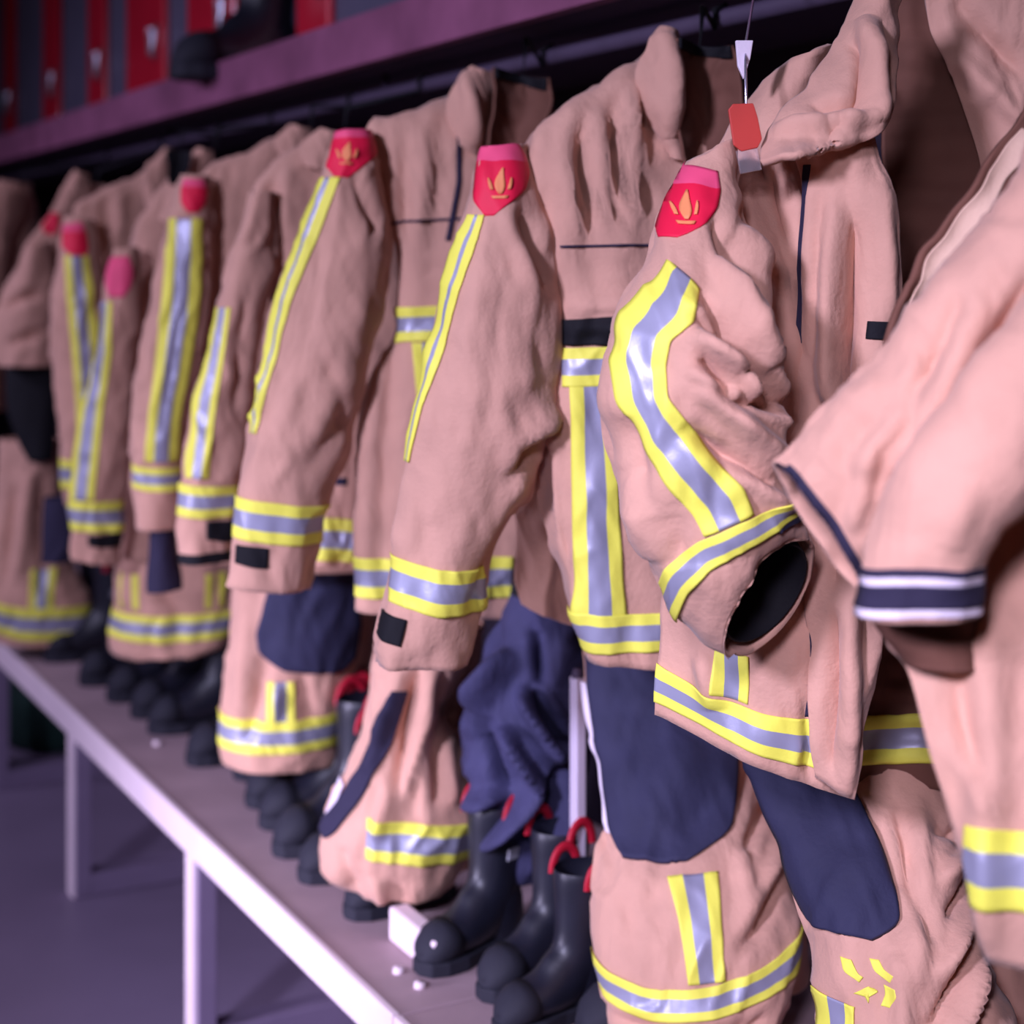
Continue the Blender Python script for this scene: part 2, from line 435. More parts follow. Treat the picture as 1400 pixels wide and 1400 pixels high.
def make_boot():
    root = thing('fire_boot', (0, 0, 0), 'boot', 'boot')
    secs = [((.005, 0, .31), (.066, 0, 0), (0, .058, 0)), ((.005, 0, .30), (.07, 0, 0), (0, .061, 0)),
            ((.004, 0, .25), (.066, 0, 0), (0, .057, 0)), ((.0, 0, .18), (.06, 0, -.004), (0, .05, 0)),
            ((-.004, 0, .135), (.062, 0, -.016), (0, .046, 0)), ((-.018, 0, .105), (.07, 0, -.036), (0, .046, 0)),
            ((-.05, 0, .078), (.05, 0, -.05), (0, .046, 0)), ((-.095, 0, .062), (.02, 0, -.046), (0, .05, 0)),
            ((-.14, 0, .058), (.006, 0, -.042), (0, .052, 0)), ((-.175, 0, .055), (-.002, 0, -.04), (0, .048, 0)),
            ((-.2, 0, .048), (-.004, 0, -.032), (0, .036, 0)), ((-.212, 0, .042), (-.002, 0, -.016), (0, .02, 0)), ((-.215, 0, .04), (0, 0, -.001), (0, .001, 0))]
    v, f = ring_loft(secs)
    o = mesh_obj('boot_upper', v, f, M['rubber'], root)
    sb = o.modifiers.new('smooth', 'SUBSURF'); sb.levels = 1; sb.render_levels = 1
    heel = mesh_obj('boot_heel', *ring_loft([((.012, 0, .03), (.06, 0, 0), (0, .044, 0)), ((.01, 0, .06), (.064, 0, 0), (0, .047, 0)), ((.006, 0, .1), (.066, 0, 0), (0, .047, 0)), ((.004, 0, .14), (.056, 0, 0), (0, .04, 0))]), M['rubber'], root)
    # sole
    out = [(.072, .0), (.066, .03), (.04, .045), (-.02, .04), (-.07, .042), (-.13, .056), (-.18, .05), (-.212, .03), (-.222, 0)]
    out = out + [(x, -y) for x, y in out[-2:0:-1]]
    n = len(out)
    vs = [(x, y, 0) for x, y in out] + [(x, y, .03) for x, y in out]
    fs = [tuple(range(n))[::-1], tuple(range(n, 2 * n))] + [(i, (i + 1) % n, n + (i + 1) % n, n + i) for i in range(n)]
    s = mesh_obj('sole', vs, fs, M['sole'], root, smooth=False)
    bv = s.modifiers.new('bevel', 'BEVEL'); bv.width = .004; bv.segments = 2
    # toe cap
    tc = [(c, tuple(1.06 * np.array(a)), tuple(1.06 * np.array(b))) for c, a, b in secs[8:]]
    tc[-1] = ((-.219, 0, .04), (0, 0, -.001), (0, .001, 0))
    mesh_obj('toe_cap', *ring_loft(tc), M['sole'], root, solid=.003)
    # red pull loops either side, label on the shaft
    for sy in (-1, 1):
        mesh_obj('pull_loop', *ring_loft([((.004 + .034 * math.cos(t), sy * .064, .285 + .05 * math.sin(t)), (.011 * math.cos(t), 0, .011 * math.sin(t)), (0, .006, 0)) for t in np.linspace(0, math.pi, 13)], 8), M['redrubber'], root, label='red pull loop')
        mesh_obj('side_label', [(x, sy * y, z) for x, y, z in ((-.014, .0505, .2), (.016, .0505, .2), (.018, .0535, .224), (-.012, .0535, .224))], [(0, 1, 2, 3)], M['greylabel'], root, solid=.004, smooth=False, label='grey label')
    mesh_obj('toe_label', [(-.15, -.017, .0945), (-.15, .017, .0945), (-.112, .017, .1025), (-.112, -.017, .1025)], [(0, 1, 2, 3)], M['greylabel'], root, solid=.008, smooth=False, label='grey label')
    return root

BOOT = make_boot()
used = [False]
def copy_tree(o, parent=None):
    c = o.copy(); COL.objects.link(c); c.parent = parent
    for ch in list(o.children): copy_tree(ch, c)
    return c
def put_boot(x, y, rz, label, z=BT, sc=.86):
    o = BOOT if not used[0] else copy_tree(BOOT)
    used[0] = True
    o.location = (x, y, z); o.rotation_euler = (0, 0, rz); o.scale = (sc,) * 3
    o['label'] = label; o['group'] = 'boots standing under the trousers'
    return o

# =================================================================== coats
GC = 'fire coats hanging in a row under the shelf'
hooks = []
def coat(label, anchor):
    p = U(*anchor)
    r = thing('fire_coat', tuple(p), label, 'coat', GC)
    return r
def hook(px, py, d, label):
    """hook between the rail and a collar"""
    p = U(px, py, d)
    r = thing('coat_hook', (p[0], p[1], p[2]), label, 'hook', 'coat hooks on the rail')
    top = np.array([1.43, p[1] + .02, 1.9])
    mesh = rod('hook_wire', [top + [0, 0, .032], top + [-.02, 0, .025], top + [-.02, 0, 0], p + [.02, 0, .06], p + [.01, 0, -.05], p + [-.02, -.01, -.05], p + [-.03, -.01, -.02]], .005, M['black'], r)
    return r
T = M['tan']

# ---- coat 3 (the straight hanging one in the middle)
c = coat('middle fire coat with straight hanging sleeve and black tab below its bright wrist band', (905, 60, 2.4))
S = Surf([(655, 205, 716, 197), (645, 240, 728, 235), (638, 290, 742, 290), (622, 345, 757, 350), (603, 430, 766, 430), (588, 490, 770, 500), (575, 560, 766, 555), (558, 650, 728, 650), (541, 740, 694, 715), (530, 810, 668, 815), (514, 862, 652, 866), (511, 905, 640, 908)],
         2.25, [.03, .05, .06, .065, .07, .07, .07, .06, .055, .055, .05, .045], seed=3, tilt=.2,
         folds=[(705, 600, 765, 560, 14, .012), (690, 655, 745, 590, 10, -.012), (690, 560, 710, 690, 14, .008), (720, 430, 760, 540, 16, -.006), (715, 290, 752, 400, 10, -.014), (690, 290, 730, 400, 10, .006), (660, 330, 650, 560, 22, .006), (700, 700, 640, 840, 14, -.008), (590, 700, 575, 760, 18, -.004)],
         noise=[(.004, 40, 120, .2), (.0022, 18, 50, .1)])
S.build('sleeve', T, c)
stripe(S, [(646, 296, 664, 296), (625, 345, 652, 345), (604, 430, 624, 430), (589, 490, 606, 490), (577, 555, 586, 555), (562, 630, 568, 630)], c, 'sleeve_stripe', cuts=(.4, .6))
band(S, [(534, 755), (600, 768), (674, 774)], [62, 62, 60], c, 'wrist_band')
S.patch('cuff_strap', [(507, 832, 505, 862), (530, 832, 530, 868), (560, 838, 552, 872)], M['black'], c, off=.004, thick=.004)
badge(S, [(660, 199, 709, 199), (652, 215, 718, 215), (648, 240, 722, 240), (649, 265, 716, 265), (655, 283, 690, 285), (664, 297, 676, 297)], c,
      gold=[[(686.2, 234.1, 687.8, 234.1), (681.8, 241.8, 688.2, 241.8), (676.0, 250.6, 688.8, 250.6), (676.4, 259.4, 691.6, 259.4), (679.6, 266.0, 688.4, 266.0), (682.0, 268.2, 686.0, 268.2)], [(669.0, 247.3, 670.4, 247.3), (669.6, 255, 674.0, 255), (672.0, 262.7, 675.6, 262.7)], [(696.0, 247.3, 697.4, 247.3), (694.0, 255, 698.0, 255), (692.4, 262.7, 695.6, 262.7)], [(673.0, 270.8, 694.0, 270.8), (675.0, 274.4, 692.0, 274.4)]])
B3 = Surf([(882, 78, 960, 92), (830, 112, 1010, 130), (765, 150, 1045, 170), (724, 186, 1072, 205), (720, 250, 1085, 260), (742, 330, 1090, 330), (762, 430, 1090, 430), (760, 520, 1085, 520), (735, 610, 1085, 620), (742, 700, 1085, 720), (770, 800, 1085, 810), (788, 850, 1085, 862), (806, 895, 1085, 905)],
          2.36, [.03, .05, .065, .075, .08, .08, .08, .08, .08, .08, .08, .08, .08], tilt=.45, seed=5,
          folds=[(790, 170, 800, 320, 9, -.016), (812, 150, 822, 310, 9, .012), (838, 130, 838, 310, 10, -.015), (860, 120, 858, 300, 9, .01), (880, 130, 872, 300, 8, -.012), (770, 230, 790, 330, 10, .012), (742, 600, 730, 760, 16, -.02), (770, 560, 765, 820, 12, -.008), (780, 447, 900, 440, 10, .006), (775, 420, 900, 412, 10, .012)],
          noise=[(.005, 30, 200, .1), (.002, 18, 60, 0)], sq=.6)
B3.build('body', T, c)
band(B3, [(770, 474), (840, 470), (950, 470)], 52, c, 'chest_band')
B3.patch('chest_flap', [(768, 436, 768, 470), (840, 430, 840, 468), (930, 430, 930, 466)], M['black'], c, off=.006, thick=.004, label='black strip under the chest flap')
stripe(B3, [(778, 522, 836, 522), (780, 700, 840, 700), (784, 832, 850, 826)], c, 'front_stripe')
band(B3, [(776, 826), (830, 826), (960, 816)], [54, 52, 50], c, 'hem_band')
B3.patch('seam', [(765, 336, 765, 339), (960, 334, 960, 337)], M['navyband'], c, off=.006)
bk = Surf([(700, 560, 800, 560), (706, 700, 800, 700), (706, 800, 800, 812), (712, 826, 800, 860)], 2.5, .02, tube=False, tilt=.3, noise=[(.006, 25, 120, 0)])
bk.build('back_panel', T, c)
lf = Surf([(905, 38, 921, 44), (887, 66, 930, 82), (872, 96, 934, 130), (876, 130, 936, 165), (892, 165, 934, 195), (918, 215, 934, 222)], 2.29, [.01, .02, .03, .03, .02, .01], tube=False, tilt=.3, folds=[(908, 50, 915, 190, 9, .012)], noise=[(.003, 30, 40, 0)])
lf.build('collar', T, c, thick=.008)
cb = Surf([(922, 52, 1004, 62), (922, 90, 1010, 100), (925, 140, 1012, 150), (932, 200, 1000, 210), (938, 250, 990, 250)], 2.27, -.05, tube=False, tilt=.2, noise=[(.004, 30, 40, 0)])
cb.build('collar_lining', M['lining'], c)
cb.patch('collar_edge', [(922, 52, 923, 66), (960, 56, 962, 70), (1004, 62, 1004, 78)], M['black'], c, off=.004, thick=.006)
hook(945, 66, 2.38, 'dark hook holding the coat with the straight middle sleeve')

# ---- coat 4
c = coat('fire coat just left of the middle one, long slim yellow stripe, black wrist tab', (650, 110, 2.85))
S = Surf([(458, 182, 502, 180), (446, 215, 516, 222), (430, 260, 524, 275), (402, 335, 532, 340), (374, 420, 524, 420), (352, 520, 498, 510), (338, 610, 480, 610), (330, 675, 450, 680), (322, 735, 434, 745), (315, 800, 420, 806)], 2.65,
         [.03, .045, .055, .06, .065, .065, .06, .055, .05, .045], seed=8, tilt=.2,
         folds=[(500, 400, 440, 620, 20, .008), (470, 560, 430, 640, 14, -.01), (490, 240, 520, 320, 9, -.01), (450, 480, 480, 600, 12, -.006)], noise=[(.004, 38, 130, .2), (.002, 18, 50, 0)])
S.build('sleeve', T, c)
stripe(S, [(436, 245, 470, 245), (412, 310, 446, 310), (392, 380, 418, 380), (371, 450, 392, 450), (354, 530, 370, 530), (344, 590, 356, 590)], c, 'sleeve_stripe', cuts=(.4, .6))
band(S, [(326, 675), (380, 680), (448, 688)], [56, 56, 52], c, 'wrist_band')
S.patch('cuff_strap', [(332, 740, 330, 764), (350, 740, 350, 768), (374, 742, 372, 770)], M['black'], c, off=.004, thick=.004)
badge(S, [(462, 176, 498, 172), (450, 195, 510, 195), (444, 212, 514, 215), (450, 230, 495, 234), (462, 244, 480, 245)], c,
      gold=[[(479.9, 198.8, 481.2, 198.8), (476.1, 204.4, 481.6, 204.4), (471.2, 210.8, 482.1, 210.8), (471.5, 217.2, 484.5, 217.2), (474.3, 222.0, 481.7, 222.0), (476.3, 223.6, 479.7, 223.6)], [(465.2, 208.4, 466.4, 208.4), (465.8, 214, 469.5, 214), (467.8, 219.6, 470.9, 219.6)], [(488.2, 208.4, 489.4, 208.4), (486.5, 214, 489.9, 214), (485.1, 219.6, 487.9, 219.6)], [(468.6, 225.5, 486.5, 225.5), (470.4, 228.1, 484.8, 228.1)]])
B = Surf([(615, 135, 700, 130), (560, 152, 760, 150), (508, 172, 790, 180), (512, 240, 800, 250), (540, 330, 800, 330), (540, 440, 800, 440), (505, 520, 800, 530), (490, 600, 800, 610), (489, 720, 790, 720), (489, 830, 790, 835)], 2.8, [.03, .05, .07, .08, .08, .08, .08, .08, .08, .08], tilt=.45, seed=9,
         folds=[(560, 190, 556, 320, 9, -.01), (582, 180, 575, 330, 9, .01), (600, 170, 600, 300, 8, -.008), (528, 250, 548, 330, 9, .01), (540, 460, 520, 800, 14, -.008)], noise=[(.005, 28, 180, 0)], sq=.6)
B.build('body', T, c)
band(B, [(540, 420), (620, 416), (700, 414)], 46, c, 'chest_band')
stripe(B, [(566, 466, 612, 466), (574, 560, 622, 560), (576, 750, 624, 750)], c, 'front_stripe')
band(B, [(488, 756), (560, 754), (700, 750)], 54, c, 'hem_band')
B.patch('seam', [(545, 303, 545, 306), (700, 297, 700, 300)], M['navyband'], c, off=.006)
B.patch('zip_edge', [(622, 160, 628, 160), (626, 250, 632, 250), (610, 330, 616, 330)], M['navyband'], c, off=.006)
bk = Surf([(452, 560, 560, 560), (438, 640, 560, 650), (428, 720, 560, 730), (426, 772, 560, 778)], 2.95, .02, tube=False, tilt=.3, noise=[(.005, 25, 120, 0)])
bk.build('back_panel', T, c)
band(bk, [(426, 706), (490, 708), (560, 710)], 58, c, 'hem_band')
bk.patch('pocket_mark', [(448, 652, 448, 662), (476, 652, 476, 662)], M['navyband'], c)
lf = Surf([(646, 93, 672, 98), (622, 122, 676, 140), (612, 150, 664, 180), (622, 190, 650, 215)], 2.72, [.01, .02, .02, .01], tube=False, tilt=.3, folds=[(640, 100, 648, 200, 8, .012)])
lf.build('collar', T, c, thick=.008)
cb = Surf([(676, 92, 752, 106), (678, 130, 758, 140), (672, 180, 740, 180), (668, 230, 720, 230)], 2.7, -.05, tube=False, tilt=.2)
cb.build('collar_lining', M['lining'], c)
cb.patch('collar_edge', [(676, 92, 677, 106), (715, 98, 716, 112), (752, 106, 752, 122)], M['black'], c, off=.004, thick=.006)
hook(705, 100, 2.82, 'dark hook holding the coat with the slim double sleeve stripe')

# ---- coat 5
c = coat('fire coat without visible badge, its slim sleeve with yellow stripe and black wrist tab', (445, 195, 3.2))
S = Surf([(345, 262, 372, 262), (330, 310, 375, 320), (306, 385, 370, 400), (284, 470, 354, 480), (264, 560, 340, 570), (253, 650, 328, 655), (247, 710, 324, 712), (246, 768, 322, 764)], 3.05, [.03, .04, .05, .05, .05, .05, .045, .04], seed=12, tilt=.2, noise=[(.005, 28, 120, .2)], folds=[(345, 400, 330, 600, 10, -.008)])
S.build('sleeve', T, c)
stripe(S, [(298, 420, 322, 420), (282, 490, 312, 490), (268, 570, 300, 570), (260, 650, 292, 650)], c, 'sleeve_stripe')
band(S, [(248, 658), (285, 660), (328, 662)], [44, 44, 40], c, 'wrist_band')
S.patch('cuff_strap', [(289, 708, 288, 732), (305, 708, 305, 736), (323, 708, 322, 738)], M['black'], c, off=.004, thick=.004)
S.patch('cuff_edge', [(248, 755, 247, 769), (285, 752, 285, 768), (320, 750, 320, 766)], M['black'], c, off=.003)
B = Surf([(420, 196, 520, 200), (380, 222, 540, 230), (348, 252, 560, 260), (350, 320, 560, 330), (368, 420, 560, 420), (352, 520, 560, 520), (340, 640, 560, 640), (335, 775, 560, 775)], 3.18, [.03, .05, .06, .07, .07, .07, .07, .07], tilt=.45, seed=13, noise=[(.006, 24, 160, 0)], folds=[(395, 230, 392, 330, 8, .01), (372, 250, 380, 340, 8, -.012)], sq=.6)
B.build('body', T, c)
band(B, [(335, 700), (400, 700), (500, 700)], 46, c, 'hem_band')
lf = Surf([(440, 178, 470, 182), (412, 200, 468, 215), (418, 225, 455, 240)], 3.1, .015, tube=False, tilt=.3)
lf.build('collar', T, c, thick=.008)
hook(460, 190, 3.2, 'dark hook holding the coat without a visible badge')

# ---- coat 6
c = coat('fire coat with broad yellow and silver stripe down its sleeve and dark knitted cuff below', (405, 185, 3.55))
S = Surf([(250, 240, 284, 240), (240, 270, 287, 280), (222, 340, 290, 345), (202, 420, 286, 430), (187, 510, 272, 510), (180, 600, 256, 600), (180, 660, 248, 660), (188, 722, 245, 722)], 3.4, [.03, .04, .05, .05, .05, .05, .045, .04], seed=15, tilt=.1, noise=[(.004, 26, 120, .1)])
S.build('sleeve', T, c)
stripe(S, [(237, 300, 279, 300), (232, 360, 280, 360), (226, 430, 276, 430), (218, 510, 262, 510), (210, 575, 250, 575), (206, 628, 246, 628)], c, 'sleeve_stripe')
band(S, [(180, 632), (214, 636), (250, 636)], 32, c, 'wrist_band')
kn = Surf([(207, 712, 240, 712), (206, 750, 240, 750), (202, 790, 247, 790), (202, 808, 248, 804)], 3.42, .04, seed=3)
kn.crease = .0015
kn.build('knit_cuff', M['navyband'], c, nv=30, label='dark knitted cuff')
badge(S, [(256, 246, 280, 246), (252, 262, 284, 264), (253, 278, 282, 280), (262, 292, 274, 292)], c)
B = Surf([(385, 190, 440, 195), (330, 212, 460, 220), (285, 232, 470, 240), (280, 300, 470, 310), (288, 420, 470, 420), (275, 520, 470, 520), (250, 640, 470, 640), (250, 760, 470, 770)], 3.55, [.03, .05, .06, .07, .07, .07, .07, .07], tilt=.45, seed=16, noise=[(.006, 22, 150, 0)], sq=.6)
B.build('body', T, c)
lf = Surf([(400, 172, 424, 176), (376, 192, 425, 202), (384, 212, 415, 225)], 3.46, .015, tube=False, tilt=.3)
lf.build('collar', T, c, thick=.008)
hook(415, 184, 3.55, 'dark hook holding the coat with the broad forward sleeve stripe')

# ---- coat 7
c = coat('fire coat with faded pink badge and narrow straight sleeve, near the left end', (275, 215, 3.95))
S = Surf([(158, 340, 188, 338), (148, 375, 190, 385), (140, 430, 190, 440), (125, 510, 183, 510), (110, 590, 176, 590), (102, 660, 170, 665), (99, 720, 166, 720), (99, 762, 160, 772)], 3.75, [.03, .04, .045, .045, .045, .045, .04, .04], seed=18, tilt=.1, noise=[(.004, 24, 120, .1)])
S.build('sleeve', T, c)
stripe(S, [(137, 412, 160, 412), (130, 480, 160, 480), (116, 560, 148, 560), (106, 640, 140, 640), (103, 680, 136, 680)], c, 'sleeve_stripe')
band(S, [(100, 680), (134, 682), (170, 684)], 42, c, 'wrist_band')
S.patch('cuff_strap', [(127, 728, 127, 742), (145, 728, 145, 746), (166, 726, 164, 746)], M['black'], c, off=.004, thick=.004)
S.patch('shoulder_badge', [(152, 352, 180, 350), (150, 370, 186, 372), (150, 390, 184, 392), (156, 406, 174, 406)], M['pink'], c, label='faded pink badge', off=.003)
B = Surf([(250, 224, 330, 230), (216, 268, 340, 280), (185, 310, 350, 320), (180, 400, 350, 400), (184, 520, 350, 520), (176, 640, 350, 640), (170, 760, 350, 770)], 3.92, [.03, .05, .06, .07, .07, .07, .07], tilt=.45, seed=19, noise=[(.006, 20, 140, 0)], sq=.6)
B.build('body', T, c)
lf = Surf([(272, 203, 290, 206), (240, 236, 285, 240), (228, 262, 262, 280), (220, 300, 240, 310)], 3.8, .015, tube=False, tilt=.3)
lf.build('collar', T, c, thick=.008)
cb = Surf([(228, 204, 262, 208), (230, 230, 258, 232), (232, 252, 244, 254)], 3.74, -.02, tube=False)
cb.build('collar_lining', M['black'], c)  # black sheet stands in for the shade inside the collar
hook(285, 212, 3.95, 'dark hook holding the coat with the faded pink badge')

# ---- coat 8
c = coat('fire coat with dark red badge, sleeve partly behind the faded pink badge coat', (228, 215, 4.3))
S = Surf([(90, 295, 128, 300), (80, 340, 134, 350), (72, 410, 140, 420), (72, 500, 146, 500), (80, 580, 150, 580), (86, 650, 150, 650), (92, 690, 150, 690)], 4.1, [.03, .04, .045, .045, .045, .04, .04], seed=21, noise=[(.004, 22, 120, .1)])
S.build('sleeve', T, c)
stripe(S, [(96, 350, 126, 350), (100, 410, 132, 410), (106, 480, 138, 480), (112, 560, 142, 560), (112, 620, 144, 620)], c, 'sleeve_stripe')
band(S, [(82, 625), (112, 627), (150, 629)], 40, c, 'wrist_band')
badge(S, [(90, 308, 116, 304), (88, 322, 124, 322), (90, 338, 126, 340), (104, 349, 122, 350)], c)
kn = Surf([(62, 680, 110, 680), (58, 730, 104, 730), (58, 768, 102, 766)], 4.2, .04)
kn.build('knit_cuff', M['navyband'], c, nv=30, label='dark knitted cuff')
B = Surf([(200, 236, 260, 240), (150, 258, 280, 265), (104, 284, 290, 290), (118, 340, 290, 350), (134, 450, 290, 450), (140, 560, 290, 560), (140, 690, 290, 690)], 4.28, [.03, .05, .06, .06, .06, .06, .06], tilt=.45, seed=22, noise=[(.006, 18, 120, 0)], sq=.6, folds=[(150, 270, 152, 340, 7, -.01), (170, 262, 172, 330, 7, .01)])
B.build('body', T, c)
lf = Surf([(226, 202, 236, 204), (200, 230, 228, 240), (196, 250, 222, 266), (204, 285, 216, 290)], 4.16, .015, tube=False, tilt=.3)
lf.build('collar', T, c, thick=.008)
hook(238, 210, 4.3, 'dark hook holding the coat with the dark red badge')

# ---- coat 9
c = coat('fire coat at the left edge with black lining showing below its short hem', (110, 240, 4.75))
S = Surf([(34, 345, 70, 330), (8, 390, 74, 380), (-4, 440, 74, 440), (-2, 500, 72, 500)], 4.55, .05, seed=24, noise=[(.006, 22, 60, .1)], folds=[(10, 420, 60, 400, 8, -.012), (20, 470, 70, 450, 8, -.01)])
S.build('sleeve', T, c)
B = Surf([(100, 248, 150, 255), (60, 310, 160, 310), (36, 345, 170, 350), (30, 420, 170, 420), (40, 495, 170, 495)], 4.7, [.03, .05, .06, .06, .06], tilt=.45, seed=25, noise=[(.006, 18, 120, 0)], sq=.6)
B.build('body', T, c)
B.patch('shoulder_badge', [(66, 292, 86, 288), (62, 308, 88, 308), (66, 320, 82, 322)], M['red'], c, label='red badge')
hm = Surf([(8, 494, 78, 490), (10, 560, 76, 560), (30, 612, 74, 612), (40, 630, 72, 630)], 4.62, .03, seed=4)
hm.crease = .0015
hm.build('lining_skirt', M['black'], c, nv=30, label='black lining below the hem')
lf = Surf([(104, 234, 120, 238), (84, 262, 118, 268), (70, 290, 104, 296)], 4.6, .015, tube=False, tilt=.3)
lf.build('collar', T, c, thick=.008)
hook(124, 262, 4.72, 'dark hook holding the farthest coat')
c = coat('farthest fire coat, only a shadowed shoulder shows at the upper left edge', (10, 262, 5.2))
S = Surf([(-20, 252, 30, 262), (-60, 300, 20, 300), (-90, 340, 10, 340), (-100, 420, 0, 420), (-100, 560, -4, 560)], 5.1, .05, seed=26, noise=[(.006, 22, 60, .1)])
S.build('sleeve', T, c)
B = Surf([(0, 246, 40, 252), (-30, 290, 50, 290), (-60, 400, 40, 400), (-60, 560, 20, 560)], 5.2, [.03, .05, .06, .06], tilt=.45, seed=27, sq=.6)
B.build('body', T, c)
hook(22, 262, 5.2, 'dark hook at the far left end of the row')

# ---- coat 2 (large, open, sleeve folded forward)
c = coat('large fire coat hanging open with bent sleeve and black cuff opening', (1165, 60, 2.0))
S = Surf([(940, 222, 1000, 190), (914, 270, 1010, 285), (892, 335, 1028, 370), (858, 410, 1056, 450), (826, 500, 1072, 535), (831, 590, 1072, 612), (856, 690, 1080, 665), (896, 782, 1090, 703), (948, 855, 1099, 728), (1003, 892, 1103, 740)],
         [1.86, 1.83, 1.8, 1.77, 1.76, 1.76, 1.76, 1.76, 1.76, 1.76], [.03, .05, .065, .08, .085, .085, .08, .075, .065, .055], seed=31,
         skew=[(0, 0)] * 7 + [(-10, -8), (-26, -22), (-44, -36)],
         folds=[(1000, 330, 1078, 540, 6, -.014), (985, 350, 1070, 545, 6, .012), (940, 430, 1075, 555, 6, -.016), (930, 500, 1070, 575, 7, .012), (985, 320, 1070, 520, 9, -0.0223), (1005, 310, 1072, 455, 9, 0.0162), (968, 350, 1040, 500, 10, 0.0162), (950, 400, 1040, 530, 9, -0.0203), (940, 455, 1000, 500, 9, 0.0183), (1000, 500, 1020, 545, 8, 0.0122), (945, 480, 985, 535, 8, -0.0203), (985, 535, 1065, 560, 10, -0.0203), (940, 520, 1060, 620, 12, 0.0142), (920, 570, 1050, 660, 12, -0.0142), (985, 620, 1070, 690, 10, 0.0122), (970, 300, 985, 350, 8, -0.0101),
                (860, 640, 890, 760, 18, 0.0101), (905, 690, 930, 760, 14, -0.0061), (850, 560, 880, 690, 14, -0.0071)],
         noise=[(.004, 45, 60, .3), (.002, 20, 30, 0)])
S.build('sleeve', T, c, nu=110, nv=150)
stripe(S, [(908, 358, 946, 392), (876, 392, 938, 438), (850, 440, 908, 462), (836, 490, 900, 496), (846, 545, 906, 535), (872, 600, 930, 570), (906, 650, 966, 616), (938, 690, 1000, 654), (956, 720, 1016, 690)], c, 'sleeve_stripe')
S.patch('wrist_band', [(900, 806, 938, 842), (914, 766, 950, 804), (948, 728, 972, 770), (1000, 700, 1016, 742), (1060, 680, 1066, 712), (1092, 672, 1096, 698)], YSY, c, na=18, nb=70, off=.0055, cuts=(.31, .69))
S.patch('cuff_strap', [(1054, 712, 1058, 724), (1075, 704, 1078, 716), (1094, 700, 1098, 710)], M['navyband'], c, off=.004, thick=.004)
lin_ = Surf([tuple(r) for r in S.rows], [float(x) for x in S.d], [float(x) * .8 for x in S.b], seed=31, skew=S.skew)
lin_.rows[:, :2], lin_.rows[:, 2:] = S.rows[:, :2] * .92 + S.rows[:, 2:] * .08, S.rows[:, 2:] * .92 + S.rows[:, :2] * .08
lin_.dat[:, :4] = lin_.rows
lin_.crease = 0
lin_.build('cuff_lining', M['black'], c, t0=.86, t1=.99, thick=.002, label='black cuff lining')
S.patch('cuff_rim', [(1006, 888, 1002, 893)] * 1 + [(1050, 822, 1054, 828), (1101, 742, 1105, 742)], T, c, off=.003)
badge(S, [(922, 226, 976, 236), (910, 256, 980, 262), (904, 282, 974, 286), (900, 308, 956, 308), (900, 326, 920, 326)], c,
      gold=[[(935.4, 265.2, 937.2, 265.2), (930.6, 273.6, 937.6, 273.6), (924.2, 283.2, 938.3, 283.2), (924.6, 292.8, 941.4, 292.8), (928.2, 300.0, 937.8, 300.0), (930.8, 302.4, 935.2, 302.4)], [(916.5, 279.6, 918.0, 279.6), (917.2, 288, 922.0, 288), (919.8, 296.4, 923.8, 296.4)], [(946.2, 279.6, 947.7, 279.6), (944.0, 288, 948.4, 288), (942.2, 296.4, 945.8, 296.4)], [(920.9, 305.3, 944.0, 305.3), (923.1, 309.1, 941.8, 309.1)]])
FP = Surf([(1060, 95, 1135, 60), (1030, 135, 1130, 110), (998, 172, 1120, 160), (975, 215, 1112, 215), (985, 300, 1112, 300), (1010, 380, 1110, 380), (1040, 470, 1106, 480), (1040, 600, 1110, 600), (960, 700, 1130, 720), (910, 800, 1150, 830), (902, 870, 1160, 930), (900, 920, 1163, 1010), (896, 976, 1166, 1092)],
          [1.98, 1.98, 1.97, 1.95, 1.93, 1.92, 1.9, 1.9, 1.9, 1.9, 1.9, 1.9, 1.9], .04, tube=False, tilt=-.2, seed=33,
          folds=[(1010, 190, 1040, 250, 9, -.012), (1050, 230, 1080, 330, 10, -.016), (1010, 250, 1062, 400, 9, .014), (1075, 250, 1086, 380, 8, .012), (960, 880, 975, 960, 14, .01), (1000, 300, 1050, 400, 8, -.016), (1095, 940, 1100, 1050, 10, -.006)], noise=[(.004, 40, 60, .2)])
FP.crease = .004
FP.build('front_panel', T, c, thick=.006)
FP.patch('hem_band', [(899, 905, 898, 958), (960, 936, 955, 982), (1040, 962, 1036, 1018), (1115, 978, 1115, 1044)], YSY, c, na=18, nb=70, cuts=(.34, .69), off=.0055)
stripe(FP, [(975, 870, 1018, 885), (975, 910, 1018, 922), (974, 936, 1016, 950)], c, 'front_stripe')
FP.patch('pocket_edge', [(1096, 780, 1102, 780), (1098, 900, 1104, 900), (1096, 972, 1102, 972)], M['navyband'], c, off=.003)
PL = Surf([(1085, 205, 1190, 190), (1098, 255, 1218, 265), (1094, 360, 1226, 380), (1090, 450, 1228, 465), (1080, 540, 1222, 570), (1080, 640, 1210, 660), (1096, 720, 1200, 760), (1104, 850, 1204, 850), (1108, 930, 1196, 930), (1112, 1000, 1178, 1010), (1114, 1062, 1167, 1092)],
          1.85, [.02, .02, .025, .025, .025, .02, .02, .02, .02, .015, .01], tube=False, tilt=-.25, seed=35,
          folds=[(1140, 270, 1128, 560, 12, .014), (1165, 300, 1150, 560, 14, -.022), (1112, 240, 1105, 480, 8, .006), (1200, 260, 1205, 440, 14, .01), (1120, 540, 1135, 800, 10, -.012), (1140, 520, 1160, 700, 10, .012), (1138, 830, 1132, 1040, 9, -.012), (1160, 820, 1155, 1080, 10, .01)], noise=[(.003, 30, 120, 0)])
PL.build('front_facing', T, c, thick=.006)
